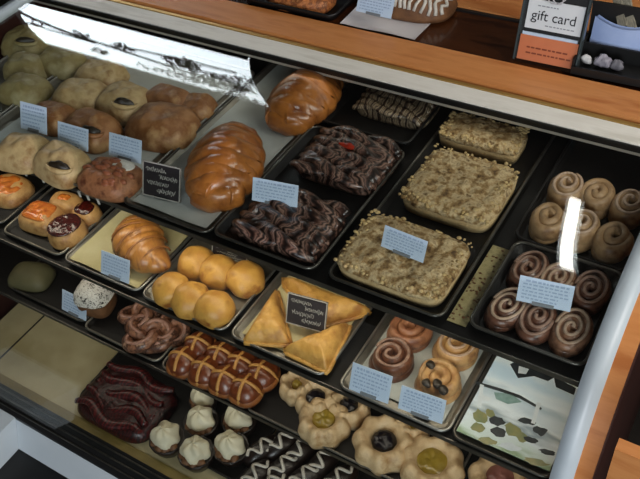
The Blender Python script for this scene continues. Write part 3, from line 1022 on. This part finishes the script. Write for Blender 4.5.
GX = 'cross topped buns'
xs = [('left', 183, 360), ('second from left', 205, 370), ('third from left', 225, 379), ('right', 246, 388)]
for row, dx, dy in (('front', 0, 0), ('back', 16, -15)):
    for nm, px, py in xs:
        t = thing('cross_bun', 'glazed brown bun with pale cross, %s in the %s row' % (nm, row), 'bun', group=GX)
        MB().blob(.036, .038, .036, .55, .06, 40, px, e=.8).obj('crust', M_['cross'], t)
        for ax in (0, 1):
            arc = []
            for k in range(17):
                a = pi * k / 16
                c = cos(a) * .037
                arc.append((c, 0, .020 + .037 * sin(a)) if ax == 0 else (0, c, .020 + .037 * sin(a)))
            MB().tube(arc, .0042, 6, aspect=.7).obj('cross_stripe', M_['crossl'], t)
        MB().blob(.0385, .040, .022, .9, .05, 40, 2, e=.8).obj('pale_side', M_['crossd'], t)
        put(t, px + dx, py + dy, B3, .03, .12)

GF = 'fruit centred flower pastries'


def flower(label, px, py, R, topm, rz, seed, crater=.42):
    t = thing('flower_pastry', label, 'pastry', group=GF)
    def outl(th):
        k = 1 + .05 * cos(8 * th) + .02 * nz(cos(th), sin(th), seed, 2)
        return R * k * cos(th), R * k * sin(th)
    def prof(r):
        return .040 * max(0, 1 - ((r - .68) / .34) ** 2) ** .6 if r > .36 else .014 + .008 * r
    MB().disc(outl, prof, lambda x, y, r, th: .004 * cos(8 * th) * r, nr=22, nt=80, side=.004).obj('dough', M_['flower'], t)
    MB().disc(ell(R * crater, R * crater), dome(.014, 3, .5), lambda x, y, r, th: .004 * nz(x, y, seed, 90), nr=8, nt=30, z0=.022).obj('fruit_filling', topm, t)
    put(t, px, py, B3, .025, rz)


flower('flower pastry with dark berry centre, large one at the front', 384, 441, .064, M_['blue'], .3, 1, .42)
flower('flower pastry with olive lemon centre in front of two berry ones', 324, 420, .056, M_['lemon'], .1, 2, .5)
flower('flower pastry with dark berry centre behind the lemon one, left', 316, 398, .046, M_['blue'], .1, 3, .55)
flower('flower pastry with dark berry centre below the turnover tray corner', 349, 406, .046, M_['blue'], .1, 4, .5)
flower('flower pastry with broad yellow lemon centre at the right', 432, 463, .064, M_['lemon'], .1, 5, .6)
flower('pale flower pastry in shadow at the left of its tray', 297, 385, .040, M_['lemon'], .1, 6, .3)
flower('flower pastry in shade behind the large berry one', 413, 424, .038, M_['lemon'], .6, 7, .4)
flower('flower pastry under the printed sheet tray, mostly out of frame', 500, 478, .06, mat('rose_filling', ['#8a5a50', '#6a3c34'], 40, .3), .1, 8, .5)

# ---- deck
t = thing('red_swirl_loaf', 'dark red swirled loaf on black tray on the deck', 'bread')
MB().disc(ell(.125, .090, .5), dome(.035, 4, .5), lambda x, y, r, th: .008 * nz(x, y, 2, 26), side=.006).obj('loaf', M_['red'], t)
for k in range(5):
    path = [((u - .5) * .21, (k - 2) * .034 + .012 * sin(u * 9 + k), .036 + .006 * sin(u * 7 + k * 2)) for u in [i / 24 for i in range(25)]]
    MB().tube(path, lambda u: .014 * (.4 + .6 * sin(pi * min(max(u, .03), .97)) ** .5), 9, aspect=.7).obj('twist', mat('red_twist', ['#1d0506', '#4d1416', '#64201f', '#120404'], 14, .35, bump=.4, kind='wave', dist=6), t)
put(t, 125, 398, B4, .03, .0)

GC = 'cream topped chocolate cups'
cups = [(167, 438, 'front left of the group'), (196, 452, 'nearest the front edge'), (231, 447, 'front right of the group'), (201, 421, 'in the middle'), (239, 419, 'right, beside the tray edge above'), (203, 399, 'small one at the back')]
for i, (px, py, nm) in enumerate(cups):
    k = .8 if i == 5 else 1.0
    t = thing('cream_cup', 'chocolate cup with white cream top, ' + nm, 'dessert', group=GC)
    MB().grid([[(r * k * cos(2 * pi * j / 24) * (1 + .03 * (j % 2)), r * k * sin(2 * pi * j / 24) * (1 + .03 * (j % 2)), z) for j in range(24)] for r, z in ((.034, 0), (.044, .034), (.041, .036), (.036, .030))], cv=True, cap0=True, cap1=True).obj('cup', M_['choc'], t)
    rows = []
    mb = MB()
    mb.blob(.034 * k, .033 * k, .034, .5, .18, 40, i * 5, cz=.026, nu=30, nv=18, fn=lambda x, y, z, th: 1 + .07 * cos(5 * th + 4 * z))
    mb.obj('cream', M_['cream'], t)
    mb = MB()
    for q in range(4):
        a = -.6 - q * .6
        mb.blob(.012, .011, .010, .5, .3, 90, q + i, cx=.030 * k * cos(a), cy=.030 * k * sin(a), cz=.028)
    mb.obj('crumbs', M_['brown'], t)
    put(t, px, py, B4, .035, rnd.uniform(-.3, .3))

GE = 'white striped eclairs'
ec = [(262, 448, 'left'), (281, 443, 'back left'), (300, 450, 'back middle'), (321, 462, 'back right'), (283, 466, 'middle'), (255, 474, 'front left'), (304, 476, 'front right'), (270, 486, 'front, cut by the picture edge'), (338, 478, 'far right')]
for i, (px, py, nm) in enumerate(ec):
    t = thing('eclair', 'dark chocolate eclair with white looped icing, ' + nm + ' one', 'pastry', group=GE)
    MB().blob(.027, .052, .028, .6, .06, 30, i, e=.85).obj('body', M_['choc'], t)
    path = []
    for k in range(60):
        u = k / 59
        y = .040 * (1 - 2 * u)
        x = .016 * sin(u * 2 * pi * 2.0) * sin(pi * (.1 + .8 * u))
        zz = .0168 + .0285 * sqrt(max(0, 1 - (x / .027) ** 2 - (y / .052) ** 2))
        path.append((x, y, zz))
    MB().tube(path, .0042, 6, aspect=.7).obj('icing_zigzag', M_['icing'], t)
    put(t, px, py, B4, .03, -.35 + rnd.uniform(-.2, .2))


# ------------------------------------------------------------------ cards and signs
def solve_top(bl, tl):
    """rise and lean of a card whose foot is bl and whose top left corner lies on the ray of tl"""
    r = ray(*tl)
    # bl + (0,v,u) = CAM + s*r
    d = bl - CAM
    s = d.x / r.x
    u = CAM.z + s * r.z - bl.z
    v = CAM.y + s * r.y - bl.y
    return u, v


LOG = []


def card(label, bl, br, tl, z, seed, kind='white', group=None, h=None, lean=None, foot=0.0):
    A, B = at(bl[0], bl[1], z), at(br[0], br[1], z)
    w = (B - A).length
    ang = math.atan2(B.y - A.y, B.x - A.x)
    ang = max(min(ang, .5), -.5)
    # height from the apparent length of the left edge, at the given lean
    lean = .45 if lean is None else lean
    def projy(P):
        d = P - CAM
        return 239.5 + FPX * d.dot(DN) / d.dot(_fw)
    if h is None:
        h = .03
        for _ in range(30):
            P = A + Vector((-sin(ang) * sin(lean) * h, cos(ang) * sin(lean) * h, cos(lean) * h))
            e = bl[1] - projy(P)
            h *= (bl[1] - tl[1]) / max(e, 1e-3)
    c = (A + B) / 2
    nm = 'price_card' if kind == 'white' else 'chalk_sign'
    t = thing(nm, label, 'sign', (c.x, c.y, z), ang, group)
    t.rotation_euler = (-lean, 0, ang)
    R_ = random.Random(seed)
    if kind == 'white':
        MB().box(-w / 2, w / 2, -.0006, .0006, 0, h).obj('card', M_['card'], t, False)
        mb = MB()
        rows = 6
        for k in range(rows):
            zz = h * (.86 - .135 * k)
            x = -w / 2 + w * (.08 if k else .12)
            end = w / 2 * (.86 if k < 4 else .5)
            th = h * (.028 if k else .04)
            while x < end:
                L = R_.uniform(.03, .10) * w
                mb.box(x, min(x + L, end), -.0010, -.0007, zz - th, zz + th)
                x += L + w * .025
        mb.obj('print', M_['ink'], t, False)
        MB().box(-w * .2, w * .2, -.003, .012, -foot - .001, h * .10).obj('holder', M_['holder'], t, False)
    else:
        MB().box(-w / 2, w / 2, -.0012, .0012, 0, h).obj('board', M_['slate'], t, False)
        mb = MB()
        e = w * .022
        for q in ((-w / 2, w / 2, h - e, h), (-w / 2, w / 2, 0, e), (-w / 2, -w / 2 + e, 0, h), (w / 2 - e, w / 2, 0, h)):
            mb.box(q[0], q[1], -.0022, .0022, q[2], q[3])
        mb.obj('frame', mat('sign_frame', ['#8f8b84', '#a9a59d'], 30, .4), t, False)
        mb = MB()
        # looping chalk handwriting, too small to read
        for k, (zz, xa, xb) in enumerate(((.80, -.40, .12), (.62, -.05, .42), (.42, -.36, .2), (.22, -.1, .38))):
            n = 46
            path = [(w * (xa + (xb - xa) * i / n) + w * .014 * sin(i * 1.9 + seed), -.0018, h * zz + h * .055 * sin(i * 1.23 + k) * (1 if R_.random() < .85 else 1.7)) for i in range(n + 1)]
            mb.tube(path, w * .0062, 4)
        mb.obj('chalk_writing', M_['chalk'], t, False)
        MB().box(-w * .18, w * .18, -.002, .02, -foot - .001, h * .08).obj('stand', M_['black'], t, False)
    return t


GCD = 'white price cards'
card('white card, leftmost on the folded pastry tray', (21, 128), (47, 135), (25, 101), Z1 + .035, 1, group=GCD)
card('white card, middle one of three on the folded pastry tray', (58, 143), (88, 152), (60, 121), Z1 + .03, 2, group=GCD)
card('white card, right one of three on the folded pastry tray', (109, 155), (141, 164), (113, 132), Z1 + .03, 3, group=GCD)
card('white card standing in front of the chocolate babka', (252, 200), (297, 209), (253, 177), Z1 + .040, 4, group=GCD)
card('white card standing on the front crumb cake', (381, 246), (423, 263), (378, 225), Z1 + .042, 5, group=GCD)
card('white card on the dark swirl rolls', (516, 300), (570, 312), (513, 275), Z1 + .038, 6, group=GCD)
card('white card leaning on the cream paper by the croissant', (101, 273), (129, 284), (107, 250), Z2 + .012, 7, group=GCD)
card('white card in front of the sugar dusted cake, lower shelf', (62, 309), (86, 321), (61, 289), Z3 + .012, 8, group=GCD)
card('white card at the left front of the snail pastry tray', (349, 389), (388, 404), (348, 362), Z2 + .014, 9, group=GCD)
card('white card at the right front of the snail pastry tray', (398, 408), (442, 424), (398, 385), Z2 + .014, 10, group=GCD)
card('black chalk sign on the pale paper beside the front braided loaf', (143, 194), (180, 203), (144, 160), Z1 + .010, 11, 'black', 'black chalk signs')
card('black chalk sign standing among the triangular turnovers', (286, 322), (325, 333), (284, 292), Z2 + .03, 12, 'black', 'black chalk signs')
card('black sign partly hidden at the back of the pull-apart rolls', (212, 254), (247, 264), (212, 243), Z2 + .03, 13, 'black', 'black chalk signs')

# small white ticket clips on the upper shelf rail
for k, (px, py) in enumerate(((28, 187), (45, 193), (77, 197), (87, 204), (98, 210))):
    q = atY(px, py, .7445)
    t = MB().box(-.0025, .0025, -.001, .001, -.008, .006).box(-.0035, .0035, -.001, .004, .005, .0065).obj('ticket_clip', M_['metalwhite'], smooth=False, loc=(q.x, .7525, Z1 - .006))
    tag(t, 'small white clip on the upper shelf rail, ' + ['first', 'second', 'third', 'fourth', 'fifth'][k] + ' from the left', 'clip', 'ticket clips')

# ------------------------------------------------------------------ things on the counter
CT = 1.0125
tr = tray('serving_tray', 'black tray of crusted pastry at the top edge of counter', 'tray', -1.15, -.89, 1.353, 1.505, CT, .022, M_['blackpan'], M_['black'])
tr2 = tray('serving_tray', 'dark tray at the top left of counter, cut by the picture edge', 'tray', -1.50, -1.24, 1.36, 1.505, CT, .016, M_['blackpan'], M_['black'])
t = thing('crusted_bread', 'orange brown crusted bread on the black counter tray', 'bread')
MB().disc(ell(.085, .05, .7), dome(.035, 3, .55), lambda x, y, r, th: .008 * nz(x, y, 2, 70), side=.006, nr=18, nt=70).obj('crust', mat('crusted', ['#8f4f2a', '#b7713c', '#6a3519', '#c48a52'], 60, .5, bump=.7, bscale=150), t)
put(t, 300, -9, CT + .003, .03, .05)
lp = sheet('paper_liner', 'white paper liner under the drizzled loaf on counter', 'paper', -.875, -.69, 1.356, 1.50, CT + .001, mat('white_paper', ['#cfc9cb', '#dcd7d6'], 9, .6), .012)
t = thing('drizzled_loaf', 'white and dark drizzled loaf on paper at the counter edge', 'bread')
MB().disc(ell(.112, .065, .7), dome(.05, 3, .55), lambda x, y, r, th: .004 * nz(x, y, 5, 40), side=.01).obj('loaf', M_['brown'], t)
for k in range(16):
    y = 0
    x0 = (k - 7.5) * .0132
    arc = []
    for i in range(17):
        v = -1 + 2 * i / 16
        yy = v * .061 * sqrt(max(0.05, 1 - (x0 / .115) ** 4))
        xx = x0 + .004 * sin(i * 1.3 + k)
        rho = min(.985, ((abs(xx) / .112) ** 2.8 + (abs(yy) / .065) ** 2.8) ** (1 / 2.8))
        arc.append((xx, yy, .011 + .05 * (1 - rho ** 3) ** .55))
    MB().tube(arc, .0042, 6, aspect=.8).obj('icing_stripe', M_['icing'], t)
put(t, 408, -6, CT + .004, .03, .02)
card('white card leaning on the drizzled loaf, counter top', (356, 11), (391, 19), (361, -10), 1.045, 21, lean=.5)


def text_obj(name, s, size, m, parent, loc, rot, center=True):
    c = bpy.data.curves.new(name, 'FONT')
    c.body = s
    c.size = size
    c.extrude = .0003
    c.align_x = 'CENTER'
    o = bpy.data.objects.new(name, c)
    COL.objects.link(o)
    dg = bpy.context.evaluated_depsgraph_get()
    me = bpy.data.meshes.new_from_object(o.evaluated_get(dg))
    bpy.data.objects.remove(o)
    me.materials.clear()
    me.materials.append(m)
    o = bpy.data.objects.new(name, me)
    COL.objects.link(o)
    o.parent = parent
    o.location = loc
    o.rotation_euler = rot
    return o


a = at(514, 62, 1.0205)
b_ = at(571, 74, 1.0205)
gc = thing('gift_card_stand', 'black stand with white gift card sign and orange card below', 'card holder', ((a.x + b_.x) / 2, 1.372, 1.0205), 0)
gw = b_.x - a.x
ln = .32
gc.rotation_euler = (-ln, 0, .02)
MB().box(-gw / 2 - .004, gw / 2 + .004, .003, .007, 0, .24).obj('back_plate', M_['black'], gc, False)
acr = mat('acrylic_edge', ['#3c4446'], rough=.2)
for s_ in (-1, 1):
    MB().box(s_ * (gw / 2 + .0045) - .0015, s_ * (gw / 2 + .0045) + .0015, -.010, .007, 0, .24).obj('side_edge', acr, gc, False)
MB().box(-gw / 2, gw / 2, -.004, -.001, .001, .050).obj('orange_card', mat('orange_card', ['#c06a42', '#cf7a50'], 9, .5), gc, False)
MB().box(-gw / 2 + .002, gw / 2 - .004, -.002, .002, .048, .056).obj('white_card_edge', M_['card'], gc, False)
oc = MB()
for k in range(2):
    x = -gw * .36
    while x < gw * .36:
        L = rnd.uniform(.004, .012)
        oc.box(x, x + L, -.0046, -.0041, .026 - .011 * k, .029 - .011 * k)
        x += L + .0025
oc.obj('print', mat('orange_print', '#7a3418', rough=.6), gc, False)
MB().box(-gw / 2 + .004, gw / 2 - .002, -.003, .0, .064, .120).obj('white_card', mat('giftcard_white', ['#cfd2d6', '#dcdee0'], 9, .5), gc, False)
ink = mat('sign_ink', '#1c1c22', rough=.6)
text_obj('gift_card_text', 'gift card', .027, ink, gc, (0, -.0034, .082), (pi / 2, 0, 0))
for zz, xa, xb in ((.108, -.3, .05), (.072, -.12, .34)):
    sp = MB()
    x = gw * xa
    while x < gw * xb:
        L = rnd.uniform(.003, .007)
        sp.box(x, x + L, -.0036, -.0031, zz, zz + .002)
        x += L + .002
    sp.obj('small_print', mat('small_ink', '#8d8f96', rough=.6), gc, False)
bow = MB()
for s_ in (-1, 1):
    bow.tube([(s_ * .014 * sin(u) * (1 + .2 * s_), -.004, .118 + .012 * (1 - cos(u)) * .9 + .004 * sin(u)) for u in [pi * 2 * k / 20 for k in range(21)]], .0012, 5)
bow.obj('ribbon_bow', mat('ribbon', '#b9b6ba', rough=.4), gc)

# black organiser with pale blue pouch
a = at(577, 74, 1.0205)
ob = thing('organizer_box', 'black open box at the right end of counter', 'box', (a.x + .058, 1.41, 1.0205), 0)
ob.rotation_euler.z = .03
mb = MB()
mb.box(-.072, .10, -.050, -.046, 0, .016).box(-.072, .10, .055, .06, 0, .10).box(-.072, -.068, -.046, .055, 0, .03).box(.096, .10, -.046, .055, 0, .03).box(-.068, .096, -.046, .055, 0, .004)
mb.obj('shell', M_['black'], ob, False)
MB().box(-.068, .096, .012, .016, .004, .035).obj('divider', M_['black'], ob, False)
# pouch
q = ob.location
rows = []
for i in range(13):
    u = i / 12
    row = []
    for j in range(9):
        v = j / 8
        row.append(((u - .5) * .115, .010 * (1 - (2 * u - 1) ** 2) * -1 + .018 * v, .05 * v + .012 * (2 * u - 1) ** 2 * v))
    rows.append(row)
pch = MB()
pch.grid(rows)
pch.grid([[(p[0], p[1] + .012, p[2]) for p in r] for r in rows], flip=True)
po = pch.obj('pouch', mat('pale_blue_cloth', ['#8fa3cf', '#a3b4d8'], 14, .7), loc=(q.x - .005, 1.435, 1.0205 + .014))
tag(po, 'pale blue pouch sitting in the black box', 'pouch')
for k, (dx, col, nm) in enumerate(((-.02, '#8d8674', 'grey flat brush standing behind the pale blue pouch'), (-.002, '#a09884', 'beige pen standing behind the pale blue pouch'))):
    t = MB().box(-.008, .008, -.003, .003, -.03, .05).box(-.006, .006, -.0035, .0035, .05, .06).obj('brush' if k == 0 else 'pen', mat('pen_' + str(k), [col, '#5e5a50'], 80, .5, stretch=(8, 1, 1)), smooth=False, loc=(q.x - .002 + dx, 1.470, 1.0205 + .085))
    t.rotation_euler = (-.4, -.5, 0)
    tag(t, nm, 'pen' if k else 'brush')
for k, (px, py, s, nm) in enumerate(((590, 54, .011, 'small white packet at left in the black box'), (604, 60, .015, 'grey crumpled packet in the middle of the black box'), (620, 60, .012, 'grey packet at right in the black box'))):
    r = at(px, py, 1.05)
    t = MB().blob(s, s * .6, s * .9, .6, .4, 120, k * 4, e=.7).obj('packet', mat('packet_%d' % k, [['#c9c6c4', '#b4b1b0'], ['#97929b', '#7f7a84'], ['#77747a', '#5c595f']][k], 60, .5), loc=(r.x - .004, 1.392, 1.031))
    tag(t, nm, 'packet', 'packets in the black box')
